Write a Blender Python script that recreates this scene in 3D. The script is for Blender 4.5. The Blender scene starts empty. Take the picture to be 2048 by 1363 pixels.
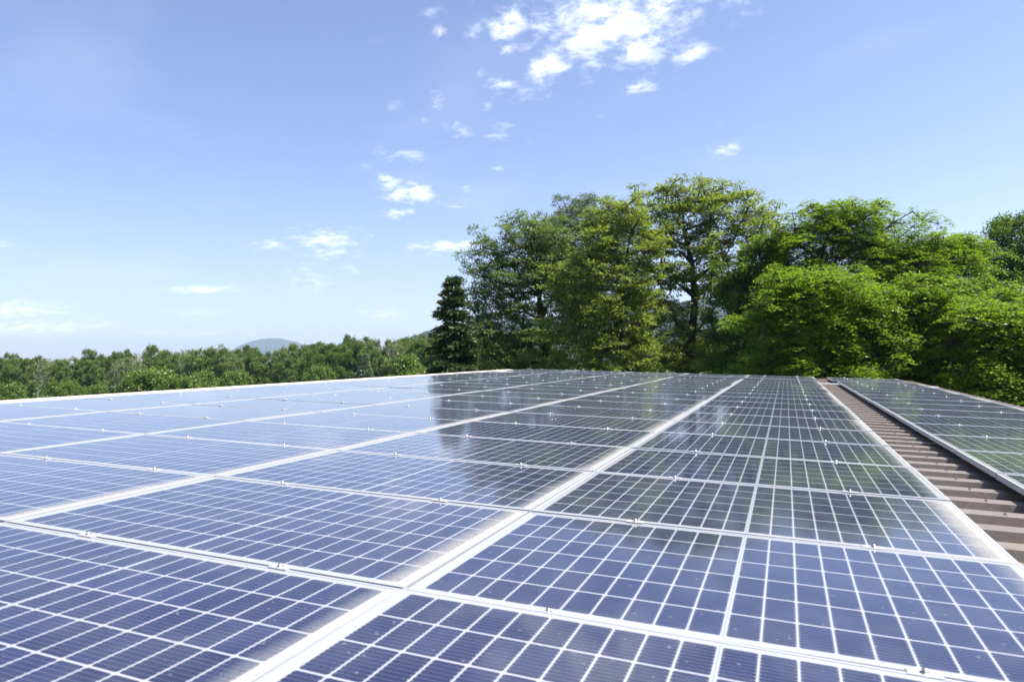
import bpy, math, random
import numpy as np
from mathutils import Vector, Matrix
R = math.radians
sc = bpy.context.scene
COL = sc.collection

# ------------------------------------------------------------------ camera
F_PX = 1374.24
YAW, PITCH, ROLL = -0.379013, 0.028370, -0.03
CAM = np.array([1.059424, -1.752373, 0.653117])
SL = 0.0491742                 # roof pitch, falling towards +X
def axes():
    f = np.array([math.sin(YAW)*math.cos(PITCH), math.cos(YAW)*math.cos(PITCH), math.sin(PITCH)])
    r = np.array([math.cos(YAW), -math.sin(YAW), 0.0]); u = np.cross(r, f)
    c, s = math.cos(ROLL), math.sin(ROLL)
    return c*r+s*u, -s*r+c*u, f
AR, AU, AF = axes()
cam = bpy.data.cameras.new('camera'); camo = bpy.data.objects.new('camera', cam); COL.objects.link(camo)
m = Matrix(((AR[0], AU[0], -AF[0], CAM[0]), (AR[1], AU[1], -AF[1], CAM[1]), (AR[2], AU[2], -AF[2], CAM[2]), (0, 0, 0, 1)))
camo.matrix_world = m
cam.sensor_width = 36; cam.lens = F_PX/2048*36
cam.clip_start = 0.05; cam.clip_end = 60000
cam.dof.use_dof = True; cam.dof.focus_distance = 9.0; cam.dof.aperture_fstop = 4.5
sc.camera = camo

# ------------------------------------------------------------------ sky, sun, exposure
SUN_EL, SUN_AZ = R(58), R(84)        # azimuth from +Y towards +X
EXPOSURE = 1.2
sc.view_settings.view_transform = 'Standard'; sc.view_settings.look = 'None'
sc.view_settings.exposure = EXPOSURE; sc.view_settings.gamma = 1
sc.render.engine = 'CYCLES'
sc.cycles.max_bounces = 8; sc.cycles.transparent_max_bounces = 8
sc.cycles.volume_bounces = 0
sc.cycles.sample_clamp_indirect = 6

class N:
    """tiny helper for node maths"""
    def __init__(s, tree): s.t = tree
    def new(s, typ, **kw):
        n = s.t.nodes.new(typ)
        for k, v in kw.items(): setattr(n, k, v)
        return n
    def link(s, a, b): s.t.links.new(a, b)
    def put(s, sock, v):
        if isinstance(v, bpy.types.NodeSocket): s.link(v, sock)
        else: sock.default_value = v
    def m(s, op, a, b=None, c=None, clamp=False):
        n = s.new('ShaderNodeMath', operation=op); n.use_clamp = clamp
        s.put(n.inputs[0], a)
        if b is not None: s.put(n.inputs[1], b)
        if c is not None: s.put(n.inputs[2], c)
        return n.outputs[0]
    def mix(s, f, a, b):
        n = s.new('ShaderNodeMix', data_type='RGBA')
        s.put(n.inputs[0], f)
        s.put(n.inputs[6], a if isinstance(a, bpy.types.NodeSocket) else (*a, 1))
        s.put(n.inputs[7], b if isinstance(b, bpy.types.NodeSocket) else (*b, 1))
        return n.outputs[2]
    def sstep(s, v, lo, hi, a=0.0, b=1.0):
        n = s.new('ShaderNodeMapRange'); n.interpolation_type = 'SMOOTHSTEP'
        s.put(n.inputs[0], v); s.put(n.inputs[1], lo); s.put(n.inputs[2], hi); s.put(n.inputs[3], a); s.put(n.inputs[4], b)
        return n.outputs[0]
    def noise(s, vec, scale, detail=3, rough=.5, dist=0.0):
        n = s.new('ShaderNodeTexNoise'); s.put(n.inputs['Vector'], vec)
        s.put(n.inputs['Scale'], scale); n.inputs['Detail'].default_value = detail
        n.inputs['Roughness'].default_value = rough; n.inputs['Distortion'].default_value = dist
        return n.outputs['Fac']

world = bpy.data.worlds.new('World'); sc.world = world; world.use_nodes = True
wt = world.node_tree; wt.nodes.clear(); W = N(wt)
sky = W.new('ShaderNodeTexSky', sky_type='NISHITA')
sky.sun_disc = False; sky.sun_elevation = SUN_EL; sky.sun_rotation = SUN_AZ
sky.air_density = 1.0; sky.dust_density = 0.6; sky.ozone_density = 2.0; sky.altitude = 300
tc = W.new('ShaderNodeTexCoord'); sep = W.new('ShaderNodeSeparateXYZ'); W.link(tc.outputs['Generated'], sep.inputs[0])
X_, Y_, Z_ = sep.outputs
az = W.m('ARCTAN2', X_, Y_)
el = W.m('ARCSINE', Z_)
# cloud layer: noise on a plane above the ground, so clouds flatten towards the horizon
zc = W.m('MAXIMUM', W.m('ADD', Z_, 0.16), 0.05)
cv = W.new('ShaderNodeCombineXYZ'); W.put(cv.inputs[0], W.m('DIVIDE', X_, zc)); W.put(cv.inputs[1], W.m('DIVIDE', Y_, zc))
n1 = W.noise(cv.outputs[0], 15.0, 9, .66, .25)
n2 = W.noise(cv.outputs[0], 1.6, 3, .5, .2)
def skydir(px, py):
    d = AF + AR*(px-1024)/F_PX - AU*(py-681.5)/F_PX; d = d/np.linalg.norm(d)
    return math.atan2(d[0], d[1]), math.asin(d[2])
# where cloud groups hang in the sky (azimuth, elevation, half sizes, strength)
spots = [(1230,25,190,45,1.0),(1180,70,90,60,1.0),(1290,85,70,45,1.0),(1100,132,45,32,1.0),(1020,50,45,30,.85),(948,72,25,20,.7),
 (1030,90,40,16,.65),(1370,112,45,18,.8),(1175,130,35,14,.7),(1000,170,35,22,.7),(1285,172,35,14,.75),(1055,190,45,14,.55),(885,205,22,22,.5),
 (915,258,28,18,.6),(1000,262,30,22,.5),(1450,302,30,14,.7),(810,312,55,18,.5),(780,365,28,18,.95),(825,385,50,22,.85),(800,425,45,12,.6),
 (915,405,25,14,.55),(650,478,75,22,.7),(655,505,60,14,.6),(905,492,90,16,.75),(540,488,50,14,.5),(620,560,50,40,.45),(770,630,45,14,.6),
 (405,578,70,9,.75),(395,625,60,8,.5),(20,620,90,18,.75),(60,655,150,14,.8),(400,668,110,8,.55),(300,665,60,9,.5),(15,490,40,10,.45),(700,540,30,10,.45),(735,335,18,8,.42),(850,243,16,10,.48),(780,215,20,12,.42),(875,400,22,8,.45),(938,378,16,10,.45),(992,335,18,8,.48),(960,150,20,10,.5),(730,628,26,9,.5),(970,210,16,10,.45),(1200,232,10,6,.42),(880,60,16,10,.42),(860,18,40,16,.4),(1480,35,60,14,.4)]
msk = None
for px, py, rx, ry, st in spots:
    st = st+.14 if st < .9 else st
    a0, e0 = skydir(px, py)
    k = 1.0/F_PX
    dx = W.m('DIVIDE', W.m('SUBTRACT', az, a0), rx*k/math.cos(e0)*1.05)
    dy = W.m('DIVIDE', W.m('SUBTRACT', el, W.m('MULTIPLY_ADD', W.m('SUBTRACT', az, a0), 0.03, e0)), ry*k*1.05)
    r2 = W.m('ADD', W.m('MULTIPLY', dx, dx), W.m('MULTIPLY', dy, dy))
    g = W.m('MULTIPLY', W.m('EXPONENT', W.m('MULTIPLY', r2, -0.8)), st)
    msk = g if msk is None else W.m('MAXIMUM', msk, g)
thr = W.m('MULTIPLY_ADD', msk, -0.33, 0.675)
cl = W.sstep(W.m('SUBTRACT', n1, thr), -0.08, 0.34)
cl = W.m('MULTIPLY', cl, W.m('MULTIPLY_ADD', msk, .62, .16), clamp=True)
thin = W.m('MULTIPLY', W.sstep(n2, .5, .75), .05)
cl = W.m('MAXIMUM', cl, thin)
tint = W.new('ShaderNodeMix', data_type='RGBA', blend_type='MULTIPLY'); tint.inputs[0].default_value = 1
W.link(sky.outputs[0], tint.inputs[6]); tint.inputs[7].default_value = (1.045, 0.965, 1.09, 1)
cmix = W.new('ShaderNodeMix', data_type='RGBA'); W.link(cl, cmix.inputs[0]); W.link(tint.outputs[2], cmix.inputs[6])
cmix.inputs[7].default_value = (11.0, 11.1, 11.5, 1)
bg = W.new('ShaderNodeBackground'); W.link(cmix.outputs[2], bg.inputs[0]); bg.inputs[1].default_value = 0.085
wo = W.new('ShaderNodeOutputWorld'); W.link(bg.outputs[0], wo.inputs[0])

sun = bpy.data.lights.new('sun', 'SUN'); suno = bpy.data.objects.new('sun', sun); COL.objects.link(suno)
sun.energy = 5.0; sun.angle = R(0.53); sun.color = (1.0, 0.955, 0.88)
sd = Vector((math.sin(SUN_AZ)*math.cos(SUN_EL), math.cos(SUN_AZ)*math.cos(SUN_EL), math.sin(SUN_EL)))
suno.rotation_euler = sd.to_track_quat('Z', 'Y').to_euler(); suno.location = (0, 0, 60)

# ------------------------------------------------------------------ helpers
def pxw(px, py, D):
    """a point of the place seen in the direction of a photo pixel, D metres ahead"""
    return CAM + (AF + AR*(px-1024)/F_PX - AU*(py-681.5)/F_PX)*D
GZ = -5.5     # ground level
def mesh_np(name, V, Fq, mat=None, smooth=False, tone=None, uv=None):
    """V (n,3); Fq (k,4) or (k,3) int array, or list of arrays"""
    me = bpy.data.meshes.new(name)
    groups = Fq if isinstance(Fq, list) else [Fq]
    groups = [np.asarray(g, dtype=np.int64) for g in groups if len(g)]
    V = np.asarray(V, dtype=np.float32)
    me.vertices.add(len(V)); me.vertices.foreach_set('co', V.ravel())
    loops = np.concatenate([g.ravel() for g in groups]); counts = np.concatenate([np.full(len(g), g.shape[1]) for g in groups])
    starts = np.concatenate([[0], np.cumsum(counts)[:-1]])
    me.loops.add(len(loops)); me.loops.foreach_set('vertex_index', loops.astype(np.int32))
    me.polygons.add(len(counts)); me.polygons.foreach_set('loop_start', starts.astype(np.int32))
    me.polygons.foreach_set('loop_total', counts.astype(np.int32))
    if smooth: me.polygons.foreach_set('use_smooth', np.ones(len(counts), dtype=bool))
    me.update(calc_edges=True)
    if tone is not None:
        a = me.attributes.new('tone', 'FLOAT', 'FACE'); a.data.foreach_set('value', np.asarray(tone, dtype=np.float32))
    if uv is not None:
        l = me.uv_layers.new(name='UVMap'); l.data.foreach_set('uv', np.asarray(uv, dtype=np.float32).ravel())
    if mat: me.materials.append(mat)
    return me
def obj(name, me, parent=None, loc=None, rot=None):
    o = bpy.data.objects.new(name, me); COL.objects.link(o)
    if parent is not None: o.parent = parent
    if loc is not None: o.location = loc
    if rot is not None: o.rotation_euler = rot
    return o
def empty(name, loc, rot=None):
    o = bpy.data.objects.new(name, None); COL.objects.link(o); o.location = loc
    if rot is not None: o.rotation_euler = rot
    o.empty_display_size = .2
    return o
def tag(o, label, cat, group=None):
    o['label'] = label; o['category'] = cat
    if group: o['group'] = group
    return o
def struct(name, me, kind='structure'):
    o = obj(name, me); o['kind'] = kind
    return o
class MB:
    def __init__(s): s.V = []; s.F = []
    def box(s, x0, x1, y0, y1, z0, z1):
        b = len(s.V)
        s.V += [(x0,y0,z0),(x1,y0,z0),(x1,y1,z0),(x0,y1,z0),(x0,y0,z1),(x1,y0,z1),(x1,y1,z1),(x0,y1,z1)]
        s.F += [tuple(b+i for i in f) for f in ((0,3,2,1),(4,5,6,7),(0,1,5,4),(1,2,6,5),(2,3,7,6),(3,0,4,7))]
    def cyl(s, x, y, z0, z1, r0, r1, n=8, cap=True):
        b = len(s.V)
        for z, r in ((z0, r0), (z1, r1)):
            for k in range(n):
                a = 2*math.pi*k/n; s.V.append((x+r*math.cos(a), y+r*math.sin(a), z))
        for k in range(n): s.F.append((b+k, b+(k+1) % n, b+n+(k+1) % n, b+n+k))
        if cap: s.F.append(tuple(b+n+k for k in range(n)))
    def loft(s, prof, axis_pts, closed=False):
        """prof: list of (a,b); axis_pts: list of functions mapping (a,b)->xyz"""
        b = len(s.V); n = len(prof)
        for f in axis_pts:
            for a in prof: s.V.append(f(*a))
        for i in range(len(axis_pts)-1):
            for k in range(n if closed else n-1):
                k2 = (k+1) % n
                s.F.append((b+i*n+k, b+i*n+k2, b+(i+1)*n+k2, b+(i+1)*n+k))
    def mesh(s, name, mat, smooth=False):
        me = bpy.data.meshes.new(name); me.from_pydata(s.V, [], s.F); me.update()
        if smooth: me.polygons.foreach_set('use_smooth', [True]*len(me.polygons))
        me.materials.append(mat); return me

def material(name):
    mt = bpy.data.materials.new(name); mt.use_nodes = True
    t = mt.node_tree; t.nodes.clear(); n = N(t)
    out = n.new('ShaderNodeOutputMaterial'); p = n.new('ShaderNodeBsdfPrincipled'); n.link(p.outputs[0], out.inputs[0])
    return mt, n, p, out

# ------------------------------------------------------------------ materials
def mat_metal(name, col, rough, metallic=1.0, var=.08, scale=30):
    mt, n, p, _ = material(name)
    tcn = n.new('ShaderNodeTexCoord'); nz = n.noise(tcn.outputs['Object'], scale, 4)
    a = tuple(c*(1-var) for c in col); b = tuple(min(1, c*(1+var)) for c in col)
    n.put(p.inputs['Base Color'], n.mix(nz, a, b)); n.put(p.inputs['Roughness'], n.m('MULTIPLY_ADD', nz, .15, rough-.07))
    p.inputs['Metallic'].default_value = metallic
    return mt
M_ALU = mat_metal('anodised_aluminium', (.46, .465, .48), .48, .45, .05, 8)
M_CLAMP = mat_metal('clamp_metal', (.58, .58, .60), .4, .4)
M_BOLT = mat_metal('bolt_steel', (.40, .38, .36), .45, 1.0, .2, 60)

def mat_cells():
    mt, n, p, _ = material('solar_cells_under_glass')
    uvn = n.new('ShaderNodeUVMap'); sp = n.new('ShaderNodeSeparateXYZ'); n.link(uvn.outputs[0], sp.inputs[0])
    u, v = sp.outputs[0], sp.outputs[1]
    oi = n.new('ShaderNodeObjectInfo'); rnd = oi.outputs['Random']
    off = n.new('ShaderNodeCombineXYZ'); n.put(off.inputs[2], n.m('MULTIPLY', rnd, 53.0)); n.put(off.inputs[0], u); n.put(off.inputs[1], v)
    P3 = off.outputs[0]
    pu, cw = .0840, .0783; pv, ch = .1650, .1579
    a = n.m('SUBTRACT', n.m('ABSOLUTE', u), .0072)
    fu = n.m('MODULO', n.m('MAXIMUM', a, 0.0), pu); fu2 = n.m('SUBTRACT', cw, fu)
    du = n.m('MINIMUM', fu, fu2)
    b = n.m('ADD', v, pv*3-(pv-ch)/2)
    fv = n.m('MODULO', n.m('MAXIMUM', b, 0.0), pv); fv2 = n.m('SUBTRACT', ch, fv)
    dv = n.m('MINIMUM', fv, fv2)
    inu = n.m('MULTIPLY', n.m('GREATER_THAN', a, 0.0), n.m('LESS_THAN', a, pu*10-(pu-cw)))
    inv = n.m('MULTIPLY', n.m('GREATER_THAN', b, 0.0), n.m('LESS_THAN', b, pv*6-(pv-ch)))
    s1 = n.m('MULTIPLY', n.m('GREATER_THAN', du, 0.0), n.m('GREATER_THAN', dv, 0.0))
    ch_ = n.m('GREATER_THAN', n.m('ADD', n.m('MAXIMUM', du, 0.0), n.m('MAXIMUM', dv, 0.0)), .0052)
    cell = n.m('MULTIPLY', n.m('MULTIPLY', inu, inv), n.m('MULTIPLY', s1, ch_))
    # busbars along u, nine to a cell, and solder pads at their ends
    fb = n.m('MODULO', n.m('ADD', fv, ch/18), ch/9)
    bus = n.m('LESS_THAN', n.m('ABSOLUTE', n.m('SUBTRACT', fb, ch/18)), .0005)
    pad = n.m('MULTIPLY', n.m('LESS_THAN', n.m('ABSOLUTE', n.m('SUBTRACT', fb, ch/18)), .0016), n.m('LESS_THAN', du, .0045))
    bus = n.m('MAXIMUM', n.m('MULTIPLY', bus, .22), n.m('MULTIPLY', pad, .4))
    # every cell has a slightly different blue
    cu = n.m('FLOOR', n.m('DIVIDE', n.m('ADD', u, 1.0), pu)); cvv = n.m('FLOOR', n.m('DIVIDE', b, pv))
    wn = n.new('ShaderNodeTexWhiteNoise', noise_dimensions='3D'); cc = n.new('ShaderNodeCombineXYZ')
    n.put(cc.inputs[0], cu); n.put(cc.inputs[1], cvv); n.put(cc.inputs[2], n.m('MULTIPLY', rnd, 91.0)); n.link(cc.outputs[0], wn.inputs[0])
    cellcol = n.mix(wn.outputs[0], (.008, .010, .038), (.014, .018, .062))
    cellcol = n.mix(n.m('MULTIPLY', rnd, .6), cellcol, (.011, .012, .044))
    cellcol = n.mix(bus, cellcol, (.45, .46, .50))
    sheet = n.mix(n.m('LESS_THAN', n.m('ABSOLUTE', u), .0016), (.325, .33, .35), (.20, .24, .33))
    base = n.mix(cell, sheet, cellcol)
    # thin dust film, spots, and the silt left where rain water stands at the low edge
    film = n.noise(P3, 5.0, 5, .6, .4)
    fine = n.noise(P3, 90.0, 3, .6)
    filmf = n.m('MULTIPLY_ADD', n.sstep(film, .35, .75), .065, n.m('MULTIPLY_ADD', rnd, .03, .008))
    spot = n.m('MULTIPLY', n.sstep(n.noise(P3, 42.0, 2, .5), .70, .76), .30)
    vor = n.new('ShaderNodeTexVoronoi'); n.link(P3, vor.inputs['Vector']); vor.inputs['Scale'].default_value = 16.0
    drop = n.m('MULTIPLY', n.sstep(n.m('MULTIPLY_ADD', fine, .06, vor.outputs['Distance']), .115, .085), .22)
    edge = n.m('SUBTRACT', .8665, u)                 # distance from the low edge
    wav = n.noise(P3, 2.2, 3, .5); amt = n.m('MULTIPLY_ADD', rnd, .5, .30)
    reach = n.m('MULTIPLY_ADD', wav, .13, n.m('MULTIPLY_ADD', rnd, .05, n.m('MULTIPLY', n.noise(P3, 14.0, 4, .6), .06)))
    silt = n.m('MULTIPLY', n.sstep(edge, reach, n.m('MULTIPLY', reach, .15), 0.0, 1.0), amt)
    silt = n.m('MULTIPLY', silt, n.m('MULTIPLY_ADD', n.sstep(fine, .2, .7), .35, .65), clamp=True)
    rim = n.m('MULTIPLY', n.sstep(n.m('SUBTRACT', .5, n.m('ABSOLUTE', v)), .035, .0), .16)
    dust = n.m('MAXIMUM', n.m('MAXIMUM', n.m('ADD', filmf, drop), spot), n.m('MAXIMUM', silt, rim), clamp=True)
    dust = n.m('MINIMUM', dust, .86)
    base = n.mix(dust, base, n.mix(n.sstep(dust, .1, .4), (.32, .35, .34), (.40, .375, .32)))
    n.put(p.inputs['Base Color'], base)
    n.put(p.inputs['Roughness'], n.m('MULTIPLY_ADD', dust, .42, .05))
    p.inputs['IOR'].default_value = 1.52; p.inputs['Sheen Weight'].default_value = .13; p.inputs['Sheen Roughness'].default_value = .30; p.inputs['Sheen Tint'].default_value = (.9, .92, .88, 1)
    n.put(p.inputs['Specular IOR Level'], n.m('MULTIPLY_ADD', dust, -.35, .5))
    bp = n.new('ShaderNodeBump'); bp.inputs['Strength'].default_value = .10; bp.inputs['Distance'].default_value = .004
    n.put(bp.inputs['Height'], n.noise(P3, 3.0, 2, .4)); n.link(bp.outputs[0], p.inputs['Normal'])
    return mt
M_CELLS = mat_cells()

def mat_roof():
    mt, n, p, _ = material('brown_trapezoid_sheet')
    tcn = n.new('ShaderNodeTexCoord'); o = tcn.outputs['Object']
    n1 = n.noise(o, 2.5, 5, .6); n2 = n.noise(o, 60, 4, .65); n3 = n.noise(o, 14, 4, .6)
    c = n.mix(n1, (.12, .095, .074), (.235, .192, .152))
    c = n.mix(n.m('MULTIPLY', n.sstep(n2, .52, .70), .35), c, (.38, .33, .25))
    c = n.mix(n.m('MULTIPLY', n.sstep(n3, .55, .72), .5), c, (.10, .08, .06))
    n.put(p.inputs['Base Color'], c); n.put(p.inputs['Roughness'], n.m('MULTIPLY_ADD', n2, .2, .33))
    p.inputs['Specular IOR Level'].default_value = .7
    return mt
M_ROOF = mat_roof()
def mat_simple(name, c1, c2, scale, rough=.8, bump=0.0, detail=5):
    mt, n, p, _ = material(name)
    tcn = n.new('ShaderNodeTexCoord'); nz = n.noise(tcn.outputs['Object'], scale, detail, .6)
    n.put(p.inputs['Base Color'], n.mix(n.sstep(nz, .3, .7), c1, c2)); p.inputs['Roughness'].default_value = rough
    p.inputs['Specular IOR Level'].default_value = .25
    if bump:
        bp = n.new('ShaderNodeBump'); bp.inputs['Strength'].default_value = 1; bp.inputs['Distance'].default_value = bump
        n.put(bp.inputs['Height'], nz); n.link(bp.outputs[0], p.inputs['Normal'])
    return mt
M_CAP = mat_simple('ridge_sheet', (.52, .45, .37), (.66, .60, .52), 9, .45)
M_FLASH = mat_metal('flashing_zinc', (.62, .62, .64), .4, .6)
M_WALL = mat_simple('wall_render', (.55, .52, .46), (.64, .61, .55), 2, .9)
M_GRASS = mat_simple('meadow_grass', (.045, .085, .018), (.10, .14, .035), .12, .95)
M_BARK = mat_simple('dark_bark', (.030, .024, .018), (.075, .060, .045), 9, .95, .02)
M_BARKL = mat_simple('pale_bark', (.20, .19, .155), (.34, .32, .27), 4, .9)

def mat_leaf(name, c1, c2, c3, transl=.35, rough=.45, spec=.35):
    mt, n, p, out = material(name)
    at = n.new('ShaderNodeAttribute'); at.attribute_name = 'tone'
    tcn = n.new('ShaderNodeTexCoord'); nz = n.noise(tcn.outputs['Object'], .55, 2, .5)
    c = n.mix(at.outputs['Fac'], c1, c2)
    c = n.mix(n.sstep(nz, .42, .68, 0, .6), c, c3)
    n.put(p.inputs['Base Color'], c); p.inputs['Roughness'].default_value = rough; p.inputs['Specular IOR Level'].default_value = spec
    tr = n.new('ShaderNodeBsdfTranslucent')
    g = n.new('ShaderNodeMix', data_type='RGBA', blend_type='MULTIPLY'); g.inputs[0].default_value = 1
    n.link(c, g.inputs[6]); g.inputs[7].default_value = (1.5, 1.55, .55, 1); n.link(g.outputs[2], tr.inputs[0])
    mx = n.new('ShaderNodeMixShader'); mx.inputs[0].default_value = transl
    n.link(p.outputs[0], mx.inputs[1]); n.link(tr.outputs[0], mx.inputs[2]); n.link(mx.outputs[0], out.inputs[0])
    return mt
L_ROBINIA = mat_leaf('robinia_leaf', (.095, .160, .014), (.230, .315, .038), (.165, .245, .020), .50)
L_WALNUT = mat_leaf('walnut_leaf', (.105, .150, .028), (.28, .33, .085), (.18, .225, .040), .50)
L_ASH = mat_leaf('ash_leaf', (.060, .105, .028), (.20, .26, .105), (.105, .155, .040), .44)
L_WILLOW = mat_leaf('grey_willow_leaf', (.085, .125, .070), (.16, .20, .12), (.10, .14, .07), .28)
L_DARK = mat_leaf('dark_leaf', (.045, .090, .015), (.145, .215, .042), (.080, .135, .022), .40)
L_SPRUCE = mat_leaf('spruce_needle', (.016, .040, .012), (.060, .095, .022), (.028, .055, .014), .10)
L_FOREST = mat_leaf('forest_leaf', (.055, .098, .018), (.19, .25, .060), (.085, .14, .026), .30)
L_PALEF = mat_leaf('pale_forest_leaf', (.085, .125, .032), (.19, .23, .070), (.11, .155, .04), .34)
L_BRIGHT = mat_leaf('bright_shrub_leaf', (.085, .145, .026), (.15, .21, .045), (.11, .17, .03), .36)

# ------------------------------------------------------------------ ground and hills
gm = mesh_np('ground', [(-9000, -3000, GZ), (9000, -3000, GZ), (9000, 9000, GZ), (-9000, 9000, GZ)], np.array([[0, 1, 2, 3]]), M_GRASS)
struct('ground', gm)

def vnoise(x, y, seed):
    """smooth value noise on arrays"""
    rs = np.random.RandomState(seed); tab = rs.rand(256, 256)
    xi = np.floor(x).astype(int); yi = np.floor(y).astype(int); fx = x-xi; fy = y-yi
    fx = fx*fx*(3-2*fx); fy = fy*fy*(3-2*fy)
    g = lambda a, b: tab[a % 256, b % 256]
    return (g(xi, yi)*(1-fx)+g(xi+1, yi)*fx)*(1-fy)+(g(xi, yi+1)*(1-fx)+g(xi+1, yi+1)*fx)*fy
def hill(name, prof, D0, D1, mat, bump, ncol, nrow, seed):
    """wooded hill: its skyline follows prof [(photo x, photo y)] at distance D1, its foot lies at D0"""
    xs = np.linspace(prof[0][0], prof[-1][0], ncol); ys = np.interp(xs, [q[0] for q in prof], [q[1] for q in prof])
    V = []
    for i in range(nrow):
        t = i/(nrow-1)
        t2 = min(1.0, t/0.6)
        D = D0+(D1-D0)*t
        for x, y in zip(xs, ys):
            top = pxw(x, y, D0+(D1-D0)*.6); q = pxw(x, 720, D)
            h = (top[2]-GZ)*math.sin(t2*math.pi/2)**1.2 if t < .6 else (top[2]-GZ)*(math.cos((t-.6)/.4*math.pi)*.5+.5)
            V.append((q[0], q[1], GZ+max(0, h)-2))
    V = np.array(V)
    for sc_, am in ((1.0, .6), (.45, .4)):
        V[:, 2] += vnoise(V[:, 0]/(bump*2.2*sc_)+999, V[:, 1]/(bump*2.2*sc_)+999, seed)*bump*am
    F = [(i*ncol+k, i*ncol+k+1, (i+1)*ncol+k+1, (i+1)*ncol+k) for i in range(nrow-1) for k in range(ncol-1)]
    return struct(name, mesh_np(name, V, np.array(F), mat, smooth=True))
M_HILL = mat_simple('far_wood', (.006, .017, .012), (.020, .036, .022), .02, .95)
hill('far_hill', [(440, 722), (475, 695), (500, 685), (525, 679), (545, 677.5), (565, 679), (590, 684), (612, 692), (660, 712), (700, 724)], 5200, 7200, M_HILL, 16, 160, 60, 3)
hill('wooded_ridge', [(640, 750), (740, 722), (800, 694), (832, 676), (860, 669), (950, 655), (1100, 642), (1250, 628), (1400, 608), (1550, 612), (1700, 625), (1900, 640), (2150, 660), (2400, 690)], 900, 1900, M_HILL, 12, 420, 90, 8)

# ------------------------------------------------------------------ building
ROT = (0, SL, 0)
bld = empty('farm_building', (0, 0, 0), ROT)
tag(bld, 'low pitched farm building with brown corrugated metal roof carrying the solar panels', 'building')
V0, V1, U0, U1 = -3.6, 20.75, -7.42, 4.45
prof = []
v = V0
HT, HB = -.080, -.125
while v < V1:
    prof += [(v, HB), (v+.188, HB), (v+.200, HT), (v+.318, HT), (v+.330, HB)]
    v += .333
prof.append((v, HB)); V1 = v
def sheet(umin, umax, dirn):
    mb = MB()
    mb.loft(prof, [lambda a, b, uu=uu: (uu, a, b) for uu in np.linspace(umin, umax, 5)])
    b = len(mb.V)
    return mb.mesh('roof', M_ROOF)
roof = obj('roof', sheet(U0, U1, 1), bld)
# the far slope beyond the ridge, falling the other way
roof2 = obj('roof', sheet(0, 11.0, 1), bld, loc=(U0, 0, 0)); roof2.rotation_euler = (0, math.pi-2*SL, 0)
# rotate about Y by pi flips the sheet: mirror it instead
roof2.rotation_euler = (0, 0, 0); mbm = MB(); mbm.loft(prof, [lambda a, b, uu=uu: (-uu*math.cos(2*SL), a, b-uu*math.sin(2*SL)) for uu in np.linspace(0, 11, 5)])
roof2.data = mbm.mesh('roof', M_ROOF)
# ridge cap
mb = MB()
capp = [(-7.13, -.072), (-7.16, -.020), (-7.40, .004), (-7.43, .004), (-7.70, -.048), (-7.72, -.110)]
mb.loft(capp, [lambda a, b, y=y: (a, y, b) for y in np.arange(V0-.05, 20.9, 1.9)])
b0 = len(mb.V)
obj('ridge_cap', mb.mesh('ridge_cap', M_CAP), bld)
# cross flashing over the sheet joint in the gap of the panel field
mb = MB(); mb.loft([(17.28, -.118), (17.30, -.070), (17.52, -.066), (17.54, -.118)], [lambda a, b, x=x: (x, a, b) for x in (-7.3, 0, 4.44)])
obj('flashing', mb.mesh('flashing', M_FLASH), bld)
# verge trim at the far end, gutter along the eave
mb = MB(); mb.box(U0+.1, U1, V1, V1+.05, -.30, -.068); obj('verge_trim', mb.mesh('verge_trim', M_ROOF), bld)
mb = MB(); gp = [(U1-.02+.075+.075*math.cos(a), -.17+.075*math.sin(a)) for a in np.linspace(math.pi, 2*math.pi, 9)]
mb.loft(gp, [lambda a, b, y=y: (a, y, b) for y in (V0, 8, V1)]); obj('gutter', mb.mesh('gutter', M_FLASH), bld)
mb = MB()
wz = -5.2
mb.box(-17.6, U1-.25, V0+.3, V1-.15, wz, -.95)
obj('wall', mb.mesh('wall', M_WALL), bld, rot=(0, -SL, 0))
# upper wall wedge under the sheets
mb = MB(); x0, x1, xm = -17.4, U1-.3, U0
mb.loft([(x0, -1.4), (x1, -1.4), (x1, -.16), (xm, -.16), (x0, -.16-(xm-x0)*math.sin(2*SL))], [lambda a, b, y=y: (a, y, b) for y in (V0+.33, V1-.18)], closed=True)
mb.F.append((0, 1, 2, 3, 4)); mb.F.append((9, 8, 7, 6, 5)); obj('gable', mb.mesh('gable', M_WALL), bld)
# mounting rails under the panel field
PU, PV = 1.775, 1.06
for i in list(range(-4, 1)) + [1]:
    u0 = i*PU if i < 1 else 2.205
    for q in (.25, .75):
        for (ya, yb) in ((-2*PV, 16*PV), (17.1*PV, 19.1*PV)):
            mb = MB(); x = u0+q*1.755; mb.box(x-.02, x+.02, ya, yb, HT+.002, -.038)
            obj('mounting_rail', mb.mesh('mounting_rail', M_ALU), bld)
# sheet screws on the ribs of the open strip
mb = MB(); mb.cyl(0, 0, 0, .003, .0095, .0095, 10); mb.cyl(0, 0, .003, .011, .0055, .005, 6)
screw_me = mb.mesh('screw', M_BOLT)
rs = random.Random(4)
v = V0; k = 0
while v < 17.0:
    if v > .4: obj('screw', screw_me, roof, loc=(2.035+rs.uniform(-.008, .008), v+.259+rs.uniform(-.01, .01), HT))
    v += .333; k += 1

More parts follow.
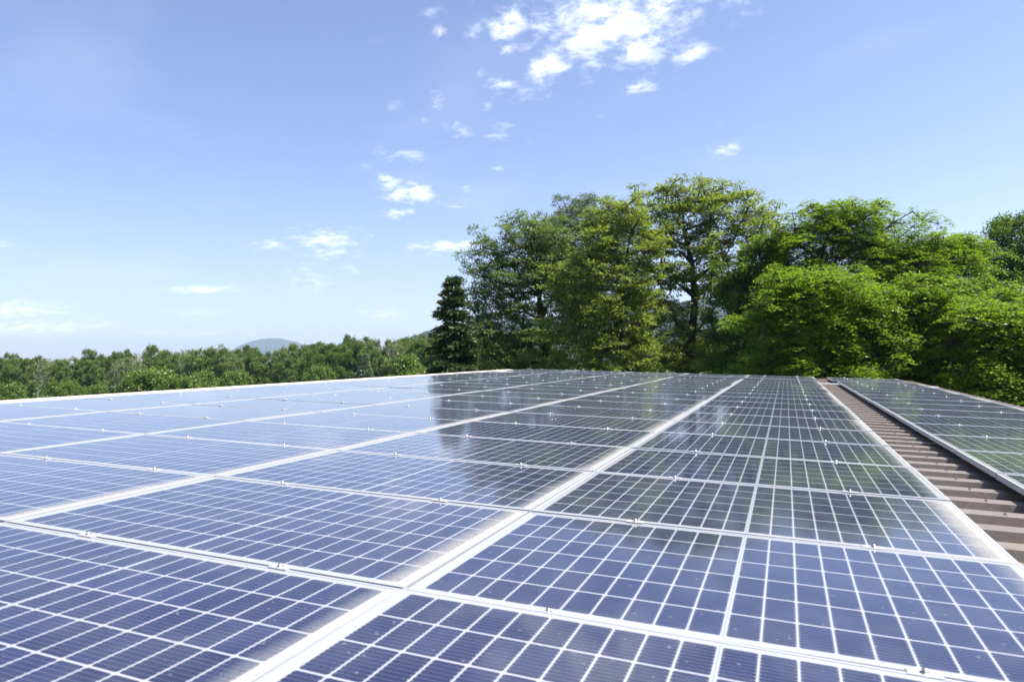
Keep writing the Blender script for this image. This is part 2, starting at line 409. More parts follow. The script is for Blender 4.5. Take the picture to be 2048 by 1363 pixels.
# ------------------------------------------------------------------ solar panels
PL, PW, TH = 1.767, 1.050, .035
def frame_mesh():
    mb = MB(); a, b = PL/2, PW/2; w = .0115; g = .0025
    mb.box(-a, a, -b, -b+w, -TH, 0); mb.box(-a, a, b-w, b, -TH, 0)
    mb.box(-a, -a+w, -b+w, b-w, -TH, -.0004); mb.box(a-w, a, -b+w, b-w, -TH, -.0004)
    # lower flange seen from the side
    mb.box(-a-.0015, -a, -b+.002, b-.002, -TH, -TH+.004)
    mb.box(-a-.0012, -a, b-.016, b-.004, -TH+.002, -.001)
    return mb.mesh('frame', M_ALU)
def glass_mesh():
    a, b = PL/2-.0112, PW/2-.0112; z = -.0016
    V = [(-a, -b, z), (a, -b, z), (a, b, z), (-a, b, z), (-a, -b, z-.006), (a, -b, z-.006), (a, b, z-.006), (-a, b, z-.006)]
    F = np.array([[0, 1, 2, 3], [7, 6, 5, 4]])
    uv = [V[i][:2] for f in F for i in f]
    return mesh_np('laminate', V, F, M_CELLS, uv=uv)
FRAME_ME, GLASS_ME = frame_mesh(), glass_mesh()
mb = MB(); mb.box(-.035, .035, -.016, -.004, 0.0004, .0034); mb.box(-.035, .035, .004, .016, .0004, .0034)
mb.box(-.035, .035, -.004, .004, -.012, .0028)
CLAMP_ME = mb.mesh('clamp', M_CLAMP)
mb = MB(); mb.cyl(0, 0, -.008, .012, .0062, .0062, 12); mb.cyl(0, 0, .0035, .0045, .011, .011, 12); mb.cyl(0, 0, .012, .0135, .0062, .005, 12)
BOLT_ME = mb.mesh('bolt', M_BOLT, True)

def ordw(n):
    names = ['', 'first', 'second', 'third', 'fourth', 'fifth', 'sixth', 'seventh', 'eighth', 'ninth', 'tenth', 'eleventh', 'twelfth', 'thirteenth', 'fourteenth', 'fifteenth', 'sixteenth', 'seventeenth', 'eighteenth']
    return names[n]
colname = {-4: 'column along the ridge', -3: 'second column from the ridge', -2: 'middle column of the main field', -1: 'fourth column from the ridge', 0: 'column beside the bare metal strip', 1: 'separate column on the right'}
rs = random.Random(11)
def panel(i, uc, vc, label, first=True, last=False):
    e = empty('solar_panel', (uc*math.cos(SL), vc, -uc*math.sin(SL)), (rs.gauss(0, .0026), SL+rs.gauss(0, .0022), rs.gauss(0, .0005)))
    e.location.z += rs.uniform(-.0012, .0008)
    tag(e, label, 'solar panel', 'solar panels laid in rows on the roof')
    obj('frame', FRAME_ME, e); obj('laminate', GLASS_ME, e)
    for q in (-.4375, .4375):
        x = q+rs.uniform(-.012, .012)
        for yy in ([-.53] + ([.53] if last else [])):
            c = obj('clamp', CLAMP_ME, e, loc=(x, yy, 0)); obj('bolt', BOLT_ME, c)
for i in range(-4, 2):
    u0 = i*PU if i < 1 else 2.205
    for j in range(-2, 16):
        if j < 0: continue
        lab = f'solar panel, {ordw(16-j)} row before the gap, {colname[i]}'
        panel(i, u0+.004*(i < 1)+PL/2, (j+.5)*PV, lab, last=(j == 15))
    for j in (-2, -1):
        lab = f'solar panel in the nearest row, {colname[i]}' if j == -1 else f'solar panel one row behind the nearest, {colname[i]}'
        if j == -2 and i < -1: continue
        panel(i, u0+.004*(i < 1)+PL/2, (j+.5)*PV, lab)
    for k, j in enumerate((17.1, 18.1)):
        lab = f"solar panel past the gap, {'front' if k == 0 else 'farthest'} row, {colname[i]}"
        panel(i, u0+.004*(i < 1)+PL/2-(.065 if i == 1 else 0), (j+.5)*PV, lab, last=(k == 1))

# dry leaves lying on the glass
M_DRY = mat_simple('dry_leaf', (.36, .20, .08), (.50, .33, .16), 60, .8)
mb = MB(); mb.V = [(-.03, 0, .001), (-.008, -.014, .006), (.02, -.010, .004), (.034, .002, .010), (.014, .014, .003), (-.012, .012, .007), (.002, 0, .002)]
mb.F = [(0, 1, 6), (1, 2, 6), (2, 3, 6), (3, 4, 6), (4, 5, 6), (5, 0, 6)]
DRY_ME = mb.mesh('dry_leaf', M_DRY)
for (a, b, rz, sc_, lab) in ((-.80*PU, 5.65*PV, .4, 1.0, 'small dry leaf on the glass, left one of a close pair near mid field'), (-.71*PU, 5.68*PV, 2.0, .8, 'small dry leaf on the glass, right one of a close pair near mid field'), (-.62*PU, 4.45*PV, 1.1, 1.1, 'single tan dry leaf on the glass nearer the camera than the pair')):
    o = obj('dry_leaf', DRY_ME, None, (a*math.cos(SL), b, -a*math.sin(SL)+.001), (0, SL, rz)); o.scale = (sc_,)*3; tag(o, lab, 'leaf')

# ------------------------------------------------------------------ trees
def tubes(P0, P1, r0, r1, n=5):
    """many tapered tubes as arrays"""
    P0, P1 = np.asarray(P0), np.asarray(P1); d = P1-P0; L = np.linalg.norm(d, axis=1, keepdims=True)+1e-9; d = d/L
    ref = np.where(np.abs(d[:, 2:3]) > .9, np.array([[1., 0, 0]]), np.array([[0, 0, 1.]]))
    a = np.cross(d, ref); a /= np.linalg.norm(a, axis=1, keepdims=True)+1e-9; b = np.cross(d, a)
    th = np.arange(n)*2*np.pi/n
    ring = a[:, None, :]*np.cos(th)[None, :, None]+b[:, None, :]*np.sin(th)[None, :, None]
    V = np.concatenate([P0[:, None, :]+ring*np.asarray(r0)[:, None, None], P1[:, None, :]+ring*np.asarray(r1)[:, None, None]], axis=1)
    k = len(P0); base = (np.arange(k)*2*n)[:, None]; kk = np.arange(n); k2 = (kk+1) % n
    F = np.stack([base+kk, base+k2, base+n+k2, base+n+kk], axis=2).reshape(-1, 4)
    return V.reshape(-1, 3), F
def leaves(P, A, S, L, Wd):
    """one pointed leaf per row: P base, A long axis, S side axis"""
    L = L[:, None]; Wd = Wd[:, None]
    nrm = np.cross(A, S)
    mid = P+A*L*.45
    V = np.stack([P, mid+S*Wd*.5+nrm*L*.06, P+A*L-nrm*L*.08, mid-S*Wd*.5+nrm*L*.06], axis=1).reshape(-1, 3)
    return V, np.arange(len(P)*4).reshape(-1, 4)
def unit(v): return v/(np.linalg.norm(v, axis=-1, keepdims=True)+1e-9)

def skeleton(trunk, clumps, rng, step=.7, power=.62, rtrunk=.25, wig=.10, tipr=.009):
    """grow limbs from a trunk polyline to every clump; returns segments and radii"""
    nodes = []; parent = []
    tp = np.array(trunk); 
    for a, b in zip(tp[:-1], tp[1:]):
        k = max(1, int(np.linalg.norm(b-a)/step))
        for q in range(k):
            nodes.append(a+(b-a)*q/k+(rng.normal(0, wig*.4, 3)*[1, 1, 0] if nodes else 0)); parent.append(len(nodes)-2)
    nodes.append(tp[-1]); parent.append(len(nodes)-2)
    ntr = len(nodes); nodes = [np.array(x, float) for x in nodes]
    tn = np.array(nodes)
    d0 = [np.min(np.linalg.norm(tn-c, axis=1)) for c in clumps]
    ends = [None]*len(clumps)
    for ci in np.argsort(d0):
        c = clumps[ci]; arr = np.array(nodes)
        dd = c-arr; dist = np.linalg.norm(dd, axis=1)
        pen = dist+np.maximum(0, arr[:, 2]-c[2]+.15*dist)*1.3       # limbs climb outward
        if ntr > 2: pen[:max(1, ntr//4)] += 3.0
        k = int(np.argmin(pen)); p0 = arr[k]; n = max(1, int(dist[k]/step)); prev = k
        up = np.array([0, 0, dist[k]*.10])
        for q in range(1, n+1):
            t = q/n
            pt = p0+(c-p0)*t+up*math.sin(t*math.pi)+(rng.normal(0, wig, 3)*min(1, dist[k]) if q < n else 0)
            nodes.append(pt); parent.append(prev); prev = len(nodes)-1
        ends[ci] = prev
    nodes = np.array(nodes); w = np.zeros(len(nodes))
    for e in ends: w[e] += 1
    for k in range(len(nodes)-1, 0, -1):
        if parent[k] >= 0: w[parent[k]] += w[k]
    r = tipr+(rtrunk-tipr)*(w/max(1, w[0]))**power
    idx = np.array([k for k in range(1, len(nodes)) if parent[k] >= 0]); par = np.array([parent[k] for k in idx])
    return nodes[par], nodes[idx], r[par], r[idx]

def make_crown(clumps, R_, rng, per, leaf=(.13, .07), style='plain', flat=.62, spread=1.0, upbias=.25):
    """leaves gathered in sprays around every clump"""
    Vs, As, Ss, Ls, Ws, Ts, tw0, tw1 = [], [], [], [], [], [], [], []
    for c, rr, nn in zip(clumps, R_, per):
        ns = max(6, int(nn/26))
        d = unit(rng.normal(0, 1, (ns, 3))+[0, 0, upbias]); rad = rr*rng.uniform(.25, 1.0, (ns, 1))**.6
        sp = c+d*rad*np.array([1, 1, flat])
        if style == 'robinia': sp[:, 2] -= .18*((sp[:, 0]-c[0])**2+(sp[:, 1]-c[1])**2)/max(rr, .3)
        tw0.append(np.repeat(c[None], ns, 0)); tw1.append(sp)
        k = rng.integers(0, ns, nn)
        out = unit(sp[k]-c+[0, 0, .05])
        if style == 'robinia':
            # long pinnate leaves: leaflets strung along an arching, drooping axis
            ax = unit(out*[1, 1, .3]+rng.normal(0, .45, (nn, 3))); t = rng.uniform(0, 1, (nn, 1))
            key = rng.integers(0, 7, nn); ang = key*0.9+k*1.7
            ax = unit(out*[1, 1, .25]+np.stack([np.cos(ang), np.sin(ang), 0*ang], 1)*.8)
            p = sp[k]+ax*t*.34*spread+np.array([0, 0, -1])*(t**2)*.15*spread+rng.normal(0, .018, (nn, 3))
            side = unit(np.cross(ax, [0, 0, 1.]))*np.where(rng.random((nn, 1)) < .5, 1, -1)
            A = unit(side+ax*.35+rng.normal(0, .22, (nn, 3))+[0, 0, -.12]); S = unit(np.cross(A, [0, 0, 1.])+rng.normal(0, .35, (nn, 3)))
        elif style == 'spray':
            ang = rng.integers(0, 6, nn)*1.05+k*2.1
            ax = unit(out*.7+np.stack([np.cos(ang), np.sin(ang), 0*ang-.1], 1))
            t = rng.uniform(0, 1, (nn, 1)); p = sp[k]+ax*t*.30*spread+rng.normal(0, .04, (nn, 3))
            A = unit(ax+rng.normal(0, .5, (nn, 3))+[0, 0, -.35]); S = unit(np.cross(A, [0, 0, 1.])+rng.normal(0, .4, (nn, 3)))
        else:
            p = sp[k]+rng.normal(0, .13*spread, (nn, 3)); A = unit(out*.5+rng.normal(0, .7, (nn, 3))+[0, 0, -.15])
            S = unit(np.cross(A, [0, 0, 1.])+rng.normal(0, .5, (nn, 3)))
        S = unit(S-A*np.sum(S*A, 1, keepdims=True))
        Vs.append(p); As.append(A); Ss.append(S)
        f = rng.uniform(.7, 1.25, nn); Ls.append(leaf[0]*f); Ws.append(leaf[1]*f*rng.uniform(.8, 1.2, nn))
        Ts.append(np.clip(rng.normal(.45, .22, nn)+rng.normal(0, .10), 0, 1))
    V, F = leaves(np.concatenate(Vs), np.concatenate(As), np.concatenate(Ss), np.concatenate(Ls), np.concatenate(Ws))
    return V, F, np.concatenate(Ts), np.concatenate(tw0), np.concatenate(tw1)

def tree_from_blobs(name, seed, trunk, blobs, D, leafmat, bark, label, cat='tree', group=None, clump_r=.75, gap=.75, per=420,
                    leaf=(.13, .07), style='plain', rtrunk=.22, flat=.62, depth=1.0, shell=.45, barkname='trunk', spread=1.0, sparse=1.0, wig=.10):
    rng = np.random.default_rng(seed)
    pts = []
    cz = np.array([AF[0], AF[1], 0]); cz /= np.linalg.norm(cz)
    rmax = max(b[2] for b in blobs)
    for b in blobs:
        bx, by, rx, ry = b[:4]; dD = b[4] if len(b) > 4 else 0.0
        c = pxw(bx, by, D+dD); rx *= D/F_PX; ry *= D/F_PX; rd = max(rx, ry)*depth
        right = np.array([AR[0], AR[1], 0]); right /= np.linalg.norm(right)
        vol = rx*ry*rd*4.19
        ntry = int(6*vol/(gap**3)*1.2)+12
        got = 0
        for _ in range(ntry):
            d = rng.normal(0, 1, 3); d /= np.linalg.norm(d); r = rng.uniform(shell, 1)**.5
            p = c+right*d[0]*rx*r+cz*d[1]*rd*r+np.array([0, 0, d[2]*ry*r])
            if p[2] < GZ+.5: continue
            if pts and np.min(np.linalg.norm((np.array(pts)-p)*[1, 1, 1.25], axis=1)) < gap: continue
            pts.append(p)
    clumps = np.array(pts)
    # loose sprays that stand out of the crown and break its outline
    cen = clumps.mean(0); k = rng.permutation(len(clumps))[:int(len(clumps)*(1.0 if style == 'robinia' else .75))]
    dd = rng.normal(0, 1, (len(k), 3))*[1, 1, .8]+unit(clumps[k]-cen)*1.6+[0, 0, .5]
    ext = clumps[k]+unit(dd)*rng.uniform(.7, 1.9 if style == 'robinia' else 1.35, (len(k), 1))*clump_r*1.35
    ext[:, 2] = np.minimum(ext[:, 2], clumps[:, 2].max()+rng.uniform(-.3, .15, len(ext)))
    nmain = len(clumps); clumps = np.concatenate([clumps, ext])
    tr = [pxw(x, y, D+(q[0] if q else 0)) for x, y, *q in trunk]
    base = tr[0].copy(); base[2] = GZ
    tr = [base]+tr
    P0, P1, r0, r1 = skeleton(tr, clumps, rng, rtrunk=rtrunk, wig=wig)
    Rr = clump_r*rng.uniform(.75, 1.25, len(clumps)); Rr[nmain:] *= .48; per_n = (per*(Rr/clump_r)**2*rng.uniform(.65, 1.2, len(clumps))*sparse).astype(int)
    V, F, T, t0, t1 = make_crown(clumps, Rr, rng, per_n, leaf, style, flat, spread)
    origin = Vector(base)
    e = empty(name, origin); tag(e, label, cat, group)
    o = np.array(base)
    Vb, Fb = tubes(P0-o, P1-o, r0, r1, 6)
    Vt, Ft = tubes(t0-o, t1-o, np.full(len(t0), .010), np.full(len(t0), .004), 3)
    obj(barkname, mesh_np(barkname, np.concatenate([Vb, Vt]), np.concatenate([Fb, Ft+len(Vb)]), bark, smooth=True), e)
    obj('crown', mesh_np('crown', V-o, F, leafmat, tone=T), e)
    NLEAF.append((name, len(clumps), len(T)))
    return e
NLEAF = []

def conifer(name, seed, bx, by_top, D, wpx, label, leafmat=L_SPRUCE, card=(.20, .055), dens=1.0, nwh=26, top_only=None, cat='conifer'):
    """spruce: whorls of drooping boughs carrying needle sprays"""
    rng = np.random.default_rng(seed)
    tip = pxw(bx, by_top, D); base = tip.copy(); base[2] = GZ; H = tip[2]-GZ
    W_ = wpx*D/F_PX*.5
    hmin = 1.2 if top_only is None else H-top_only
    P0, P1, r0, r1 = [], [], [], []; Lp, La, Ls_, Tt = [], [], [], []
    zs = []; z = H-.25
    while z > hmin: zs.append(z); z -= (.20+.12*min(1, (H-z)/6))*rng.uniform(.7, 1.3)
    for z in zs:
        f = (H-z)/H
        Lb = W_*min(1.0, (f*1.75)**.82)*1.0+.12
        nb = 5+int(4*min(1, f*3)); a0 = rng.uniform(0, 6.28)
        for q in range(nb):
            a = a0+q*6.283/nb+rng.normal(0, .22); Lq = Lb*rng.uniform(.72, 1.1); z_ = z+rng.uniform(-.15, .15)
            dirv = np.array([math.cos(a), math.sin(a), 0]); nseg = max(2, int(Lq/.35)); prev = np.array([0, 0, z_])
            rise = rng.uniform(.05, .35) if f < .2 else rng.uniform(-.25, .12)
            for s in range(1, nseg+1):
                t = s/nseg; pt = np.array([0, 0, z_])+dirv*Lq*t+np.array([0, 0, Lq*(rise*t-.33*t*t*(1-.5*(f < .15))+.12*t**4)])
                P0.append(prev); P1.append(pt); rr = .035*(1-t*.8)*min(1, .4+f); r0.append(rr+.006); r1.append(rr)
                n = int((10+16*(1-abs(t-.6)))*dens*(.4+.8*min(1, Lq)))
                tt = rng.uniform(0, 1, (n, 1)); p = prev+(pt-prev)*tt
                sd = np.cross(dirv, [0, 0, 1.]); sg = rng.choice([-1, 1], (n, 1))
                wl = .42*Lq*(1-t)**.6*.6+.16
                off = rng.uniform(0, 1, (n, 1))*wl
                p = p+sd*sg*off+dirv*off*.5+np.array([0, 0, -.28])*off+rng.normal(0, .035, (n, 3))
                Lp.append(p); La.append(unit(dirv*.8+sd*sg*.8+rng.normal(0, .35, (n, 3))+[0, 0, -.15+.0]))
                Ls_.append(unit(rng.normal(0, 1, (n, 3)))); Tt.append(np.clip(.25+.5*t+rng.normal(0, .18, n), 0, 1))
                prev = pt
    k = 14
    for s in range(k):
        P0.append(np.array([0, 0, H*s/k])); P1.append(np.array([0, 0, H*(s+1)/k])); r0.append(.22*(1-s/k)+.012); r1.append(.22*(1-(s+1)/k)+.012)
    P0, P1 = np.array(P0), np.array(P1)
    Lp, La, Ls_, Tt = map(np.concatenate, (Lp, La, Ls_, Tt)); Ls_ = unit(Ls_-La*np.sum(Ls_*La, 1, keepdims=True))
    f = rng.uniform(.7, 1.3, len(Lp))
    V, F = leaves(Lp, La, Ls_, card[0]*f, card[1]*f)
    e = empty(name, Vector(base)); tag(e, label, cat)
    Vb, Fb = tubes(P0, P1, r0, r1, 6)
    obj('trunk', mesh_np('trunk', Vb, Fb, M_BARK, smooth=True), e)
    obj('crown', mesh_np('crown', V, F, leafmat, tone=Tt), e)
    NLEAF.append((name, len(zs), len(Tt)))
    return e

conifer('spruce', 5, 905, 549, 34, 150, 'dark spruce with a pointed top at the left end of the tall trees', dens=3.8, card=(.18, .055))
conifer('spruce', 6, 1550, 436, 52, 60, 'slim dark spruce tip poking out behind the broadleaf trees', dens=1.0, top_only=5.0)

T = tree_from_blobs
T('ash_tree', 21, [(1088, 700), (1083, 640), (1078, 590), (1068, 545), (1058, 500)],
  [(1000,520,50,40),(1045,480,42,38),(975,560,38,40),(1040,550,60,40),(1090,500,40,45),(1115,545,40,45),(990,610,55,35),(1050,620,45,30),(1125,610,40,50),(1000,665,55,35),(1060,690,55,35),(1010,730,60,24),(1090,735,40,20)],
  37, L_ASH, M_BARK, 'dark green ash tree with bare dark trunk, just right of the spruce', leaf=(.15, .06), style='spray', clump_r=.80, gap=.98, per=900, flat=.75, rtrunk=.24)
T('willow_tree', 22, [(1185, 640), (1180, 540), (1172, 460)],
  [(1115,440,32,30),(1140,480,50,40),(1170,420,28,30),(1205,430,24,24),(1195,470,45,40),(1150,540,50,45),(1215,540,50,60),(1180,610,50,45)],
  46, L_WILLOW, M_BARK, 'grey green tree with upright tufts rising behind the ash and walnut', leaf=(.17, .045), style='spray', clump_r=.85, gap=1.1, per=1150, rtrunk=.24)
T('walnut_tree', 23, [(1247, 735), (1243, 670), (1240, 620), (1250, 560), (1255, 500)],
  [(1250,440,45,32),(1215,480,45,38),(1270,500,50,45),(1190,545,50,40),(1240,570,50,40),(1145,590,45,38),(1185,630,55,35),(1130,660,50,35),(1200,690,60,35),(1140,725,50,30),(1270,640,35,40),(1262,715,40,35),(1195,738,60,22),(1120,738,40,18)],
  33, L_WALNUT, M_BARK, 'yellow green tree with thin crooked trunk, left of the tallest tree', leaf=(.15, .062), style='spray', clump_r=.72, gap=.94, per=760, flat=.7, rtrunk=.18, wig=.14)
T('walnut_tree', 24, [(1368, 745), (1380, 690), (1392, 620), (1388, 560), (1378, 490), (1366, 430)],
  [(1295,420,42,26),(1345,402,40,24),(1396,384,26,20),(1440,394,36,18),(1475,400,22,12),(1400,425,55,28),(1460,440,45,24),(1510,430,32,18),(1490,468,45,24),(1330,460,50,32),(1300,505,42,42),(1400,490,50,28),(1450,515,42,26),(1345,545,50,32),(1410,565,38,22),(1300,590,48,38),(1350,620,40,24),(1455,590,40,30),(1310,670,55,38),(1420,650,30,20),(1350,710,55,38),(1425,715,45,35),(1300,735,40,20),(1400,738,50,16)],
  35, L_WALNUT, M_BARK, 'tallest tree, wide open crown with dark forked limbs showing through', leaf=(.155, .065), style='spray', clump_r=.66, gap=.88, per=540, rtrunk=.27, wig=.16, flat=.45)
T('maple_tree', 25, [(1500, 740), (1512, 660), (1520, 590), (1530, 540)],
  [(1535,515,38,30),(1500,560,45,38),(1560,550,36,40),(1470,610,38,38),(1520,630,50,40),(1480,680,45,40),(1540,700,50,40),(1490,735,50,25)],
  32, L_DARK, M_BARK, 'dark leafy tree between the tallest tree and the bright robinias', leaf=(.14, .085), clump_r=.78, gap=.90, per=1100, rtrunk=.20, flat=.5)
T('robinia_tree', 26, [(1660, 700), (1655, 620), (1640, 540), (1650, 490), (1690, 450)],
  [(1595,470,26,28),(1640,452,36,26),(1690,438,42,24),(1735,425,28,16),(1780,436,26,12),(1700,482,52,28),(1645,505,38,30),(1765,485,45,24),(1810,500,40,24),(1850,492,26,16),(1720,540,60,35),(1800,555,60,40),(1600,530,40,30),(1660,570,60,35)],
  30, L_ROBINIA, M_BARK, 'feathery robinia with ragged top reaching highest on the right side', leaf=(.115, .052), style='robinia', clump_r=.74, gap=.72, per=1250, rtrunk=.18, flat=.78)
T('robinia_tree', 27, [(1880, 700), (1882, 600), (1886, 530)],
  [(1875,495,32,16),(1918,502,30,16),(1890,530,50,24),(1940,520,26,18),(1850,570,50,36),(1915,575,50,36),(1875,620,60,36)],
  31, L_ROBINIA, M_BARK, 'robinia with flat feathery branches left of the poplar', leaf=(.115, .052), style='robinia', clump_r=.70, gap=.70, per=1200, rtrunk=.15, flat=.78)
T('robinia_tree', 28, [(1625, 760), (1628, 690), (1632, 630)],
  [(1590,585,42,30),(1650,580,48,30),(1555,625,40,32),(1615,635,50,32),(1680,625,40,36),(1570,680,42,30),(1640,690,55,34),(1700,690,40,38),(1600,735,55,26),(1670,745,60,28),(1550,745,36,22)],
  22, L_ROBINIA, M_BARK, 'bright rounded robinia behind the far end of the metal strip', leaf=(.115, .052), style='robinia', clump_r=.58, gap=.56, per=1080, rtrunk=.13, flat=.78)
T('robinia_tree', 29, [(1840, 790), (1842, 720), (1838, 650)],
  [(1760,615,50,30),(1830,600,52,30),(1770,670,52,36),(1850,660,60,36),(1730,730,46,36),(1800,735,60,36),(1880,720,56,40),(1930,650,50,40),(1860,775,60,30),(1760,775,50,22)],
  23, L_ROBINIA, M_BARK, 'broad robinia hanging over the far corner of the right panel column', leaf=(.115, .052), style='robinia', clump_r=.60, gap=.60, per=1100, rtrunk=.14, flat=.78)
T('poplar_tree', 30, [(2010, 700), (2015, 600), (2020, 520), (2024, 460)],
  [(1985,478,22,22),(2022,450,24,24),(2050,455,26,24),(1975,515,22,30),(2020,505,34,34),(2065,510,36,40),(1990,560,28,30),(2045,575,40,34),(2100,520,40,60),(2090,600,45,40),(2010,610,40,30)],
  38, L_DARK, M_BARK, 'darker loose poplar cut by the right edge of the photo', leaf=(.13, .085), clump_r=.66, gap=.78, per=560, rtrunk=.20)
T('robinia_tree', 31, [(2010, 830), (2012, 740), (2010, 680)],
  [(1970,640,46,34),(2035,640,46,36),(1950,700,46,38),(2020,710,55,42),(2090,680,50,60),(1960,770,50,36),(2040,790,60,46),(2110,770,50,60),(1990,830,50,30)],
  21, L_ROBINIA, M_BARK, 'bright robinia at the right edge in front of the poplar', leaf=(.115, .052), style='robinia', clump_r=.58, gap=.56, per=1080, rtrunk=.13, flat=.78)
T('maple_tree', 32, [(2230, 800), (2235, 700), (2230, 600)],
  [(2180,600,70,50),(2260,590,70,60),(2200,680,80,60),(2290,700,70,70),(2180,780,70,50),(2270,800,70,50),(2230,520,60,50)],
  26, L_DARK, M_BARK, 'dark tree beyond the right edge of the photo', leaf=(.15, .09), clump_r=.70, gap=.75, per=330, rtrunk=.22)

# ------------------------------------------------------------------ forest edge across the meadow
def proto(seed, kind):
    rng = np.random.default_rng(seed); H = 12.0
    if kind == 'dense': rx, gap, per, lm, bk, cr, tr, lo = 4.2, 2.2, 700, L_FOREST, M_BARK, 1.25, .22, .06
    if kind == 'dark': rx, gap, per, lm, bk, cr, tr, lo = 4.4, 2.2, 760, L_DARK, M_BARK, 1.3, .25, .05
    if kind == 'pale': rx, gap, per, lm, bk, cr, tr, lo = 3.6, 2.0, 400, L_PALEF, M_BARKL, 1.1, .20, .12
    if kind == 'stem': rx, gap, per, lm, bk, cr, tr, lo = 3.4, 1.5, 62, L_PALEF, M_BARKL, .95, .20, .35
    if kind == 'shrub': rx, gap, per, lm, bk, cr, tr, lo, H = 2.6, 1.05, 300, L_BRIGHT, M_BARK, .85, .10, .05, 4.5
    pts = []
    lob = [(rng.normal(0, rx*.35, 2), H*rng.uniform(.35, .8), rx*rng.uniform(.45, .7)) for _ in range(9)]+[(np.zeros(2), H*.55, rx*.8)]
    for _ in range(1500):
        c, z, r = lob[rng.integers(len(lob))]
        d = unit(rng.normal(0, 1, 3)); q = rng.uniform(.4, 1)**.5
        p = np.array([c[0]+d[0]*r*q, c[1]+d[1]*r*q, z+d[2]*r*q*(1.15 if kind != 'shrub' else .8)])
        if p[2] < H*lo or p[2] > H-.4: continue
        if pts and np.min(np.linalg.norm(np.array(pts)-p, axis=1)) < gap: continue
        pts.append(p)
    cl = np.array(pts)
    trunk = [np.array([0, 0, -.3]), np.array([.1, 0, H*.35]), np.array([-.1, .1, H*.75])]
    if kind == 'stem': trunk = [np.array([0, 0, -.3]), np.array([.3, 0, H*.3]), np.array([.1, .1, H*.8])]
    P0, P1, r0, r1 = skeleton(trunk, cl, rng, step=1.1, rtrunk=tr, wig=.16, tipr=.05 if kind == 'stem' else .02)
    Rr = cr*rng.uniform(.75, 1.25, len(cl)); per_n = (per*(Rr/cr)**2).astype(int)
    V, F, Tn, t0, t1 = make_crown(cl, Rr, rng, per_n, (.30, .20), 'plain', .55, 1.7)
    if kind in ('stem', 'pale'):
        for q in range(7 if kind == 'stem' else 3):
            a = rng.uniform(0, 6.28); sp = rng.uniform(.1, .32)*H*.5; pts_ = []
            for t in np.linspace(0, 1, 6): pts_.append(np.array([math.cos(a)*sp*t**.8+rng.normal(0, .12), math.sin(a)*sp*t**.8+rng.normal(0, .12), H*rng.uniform(.97, 1.0)*t*rng.uniform(.93, 1)]))
            pts_[0] = np.array([0, 0, 0.]); pp = np.array(pts_); rr = np.linspace(.12, .03, 6)
            P0 = np.concatenate([P0, pp[:-1]]); P1 = np.concatenate([P1, pp[1:]]); r0 = np.concatenate([r0, rr[:-1]]); r1 = np.concatenate([r1, rr[1:]])
    Vb, Fb = tubes(P0, P1, r0, r1, 5)
    Vt, Ft = tubes(t0, t1, np.full(len(t0), .022), np.full(len(t0), .010), 3)
    return (mesh_np('trunk', np.concatenate([Vb, Vt]), np.concatenate([Fb, Ft+len(Vb)]), bk, smooth=True), mesh_np('crown', V, F, lm, tone=Tn), H, rx)
PR = {k: [proto(s, k) for s in ss] for k, ss in {'dense': (101, 102, 103), 'dark': (111, 112), 'pale': (121, 122), 'stem': (131, 132, 133), 'shrub': (141, 142)}.items()}
TOP = [(-150, 722), (0, 718), (30, 714), (60, 711), (110, 711), (165, 706), (230, 706), (300, 700), (360, 695), (400, 693), (450, 696), (490, 697), (550, 698), (605, 696), (650, 690), (690, 674), (740, 678), (800, 672), (860, 673), (960, 670), (1100, 668), (1300, 665), (1500, 665)]
rng = np.random.default_rng(77); pr = random.Random(9)
kname = {'dense': 'green leafy', 'dark': 'dark green dense', 'pale': 'pale green', 'stem': 'half bare'}
kobj = {'dense': 'oak_tree', 'dark': 'oak_tree', 'pale': 'ash_tree', 'stem': 'ash_tree'}
def landmark(px):
    if px < 170: return 'at the left edge'
    if px < 330: return 'behind the bright shrub mound'
    if px < 480: return 'left of the far hill'
    if px < 620: return 'below the far hill'
    if px < 760: return 'right of the far hill'
    if px < 880: return 'just left of the spruce'
    return 'behind the tall trees'
cnt = {}
front = ['dark', 'dark', 'stem', 'dense', 'stem', 'dense', 'dense', 'stem', 'stem', 'dark', 'stem', 'dense', 'pale', 'dense', 'dense', 'dark', 'dark', 'dense', 'stem', 'dense', 'dark', 'stem', 'dense', 'stem', 'dense', 'dark']
plan = []
for row, (D, step, off) in enumerate(((132, 50, 0), (143, 41, 17), (156, 46, 5))):
    px = -120+off; k = 0
    while px < (1010 if row < 2 else 1500):
        kind = front[k % len(front)] if row == 0 else pr.choice(['dense', 'pale', 'stem', 'dark', 'dark', 'stem', 'pale'])
        plan.append((row, px+pr.uniform(-9, 9), D+pr.uniform(-4, 4), kind)); px += step; k += 1
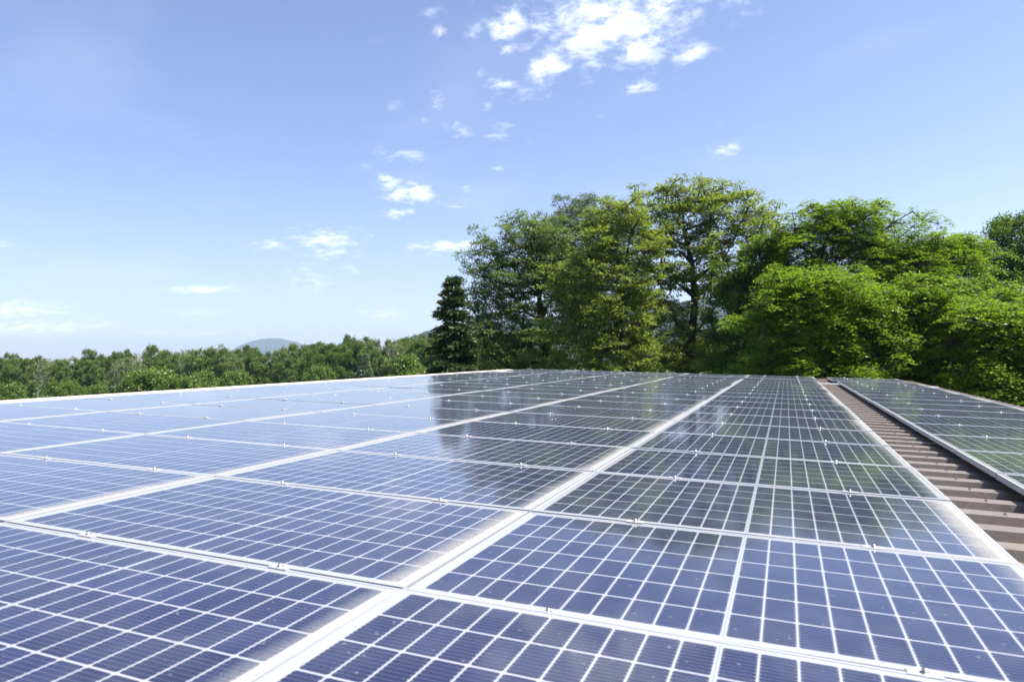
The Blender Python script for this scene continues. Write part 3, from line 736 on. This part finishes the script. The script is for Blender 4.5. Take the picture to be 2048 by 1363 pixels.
for row, px, D, kind in sorted(plan):
    yt = np.interp(px, [q[0] for q in TOP], [q[1] for q in TOP])+pr.uniform(-5, 9)+(6 if row == 0 else -3 if row == 1 else -5)
    top = pxw(px, yt, D); base = pxw(px, 720, D); base[2] = GZ
    me_t, me_c, H, rx = pr.choice(PR[kind]); s = (top[2]-GZ)/H
    lm = landmark(px); key = (kind, row, lm); cnt[key] = cnt.get(key, 0)+1
    rown = ('front', 'second', 'rear')[row]
    e = empty(kobj[kind], Vector(base), (0, 0, pr.uniform(0, 6.28))); w = s*pr.uniform(.62, 1.02); e.scale = (w, w, s)
    n = cnt[key]
    lab = f"{ordw(n)} {kname[kind]} tree from left, {rown} rank, {lm}"
    tag(e, lab, 'tree', 'trees of the forest edge across the meadow')
    obj('trunk', me_t, e); obj('crown', me_c, e)
# shrubs in front of the forest
shr = [(300, 742, 92, 1.35, 'large bright green shrub mound in front of the forest on the left'), (352, 755, 88, 1.0, 'lower right part shrub leaning on the large bright mound'),
       (262, 765, 90, .8, 'small bright shrub left of the large bright mound'), (128, 764, 100, .95, 'spreading dark yellow shrub left of the bright mound'),
       (195, 772, 96, .8, 'small round shrub between the two shrub mounds at left'), (20, 770, 100, 1.0, 'shrub under the dark trees at the left edge'),
       (405, 745, 105, .8, 'small grey green bush right of the bright mound'), (470, 745, 112, .9, 'rounded bush left of the dark oaks below the hill'),
       (997, 692, 78, .6, 'light green bush seen between spruce and ash'), (640, 735, 115, .8, 'bush before the dark oaks right of the hill'), (805, 715, 112, 1.0, 'bush at the foot of the half bare trees left of the spruce')]
for k, (px, yt, D, ws, lab) in enumerate(shr):
    top = pxw(px, yt, D); base = pxw(px, 720, D); base[2] = GZ
    me_t, me_c, H, rx = PR['shrub'][k % 2]; s = (top[2]-GZ)/H
    e = empty('shrub', Vector(base), (0, 0, pr.uniform(0, 6.28))); e.scale = (s*ws*.8, s*ws*.8, s); tag(e, lab, 'shrub', 'shrubs in front of the forest')
    obj('stem', me_t, e); obj('crown', me_c, e)
conifer('blue_spruce', 8, 729, 706, 110, 40, 'small pale blue spruce in front of the forest', L_WILLOW, card=(.34, .14), dens=.8)
print('LEAVES', NLEAF, sum(x[2] for x in NLEAF))

# ------------------------------------------------------------------ haze
hz, hn, hp, hout = material('haze_air'); hz.node_tree.nodes.remove(hp)
pvn = hn.new('ShaderNodeVolumePrincipled'); pvn.inputs['Color'].default_value = (.68, .83, 1.0, 1); pvn.inputs['Density'].default_value = 0.00015
pvn.inputs['Anisotropy'].default_value = 0.2
hn.link(pvn.outputs[0], hout.inputs['Volume'])
mb = MB(); mb.box(-9050, 9050, -3050, 9050, GZ-1, 420)
HAZE = True
if HAZE:
    h = struct('haze', mb.mesh('haze', hz), 'stuff')
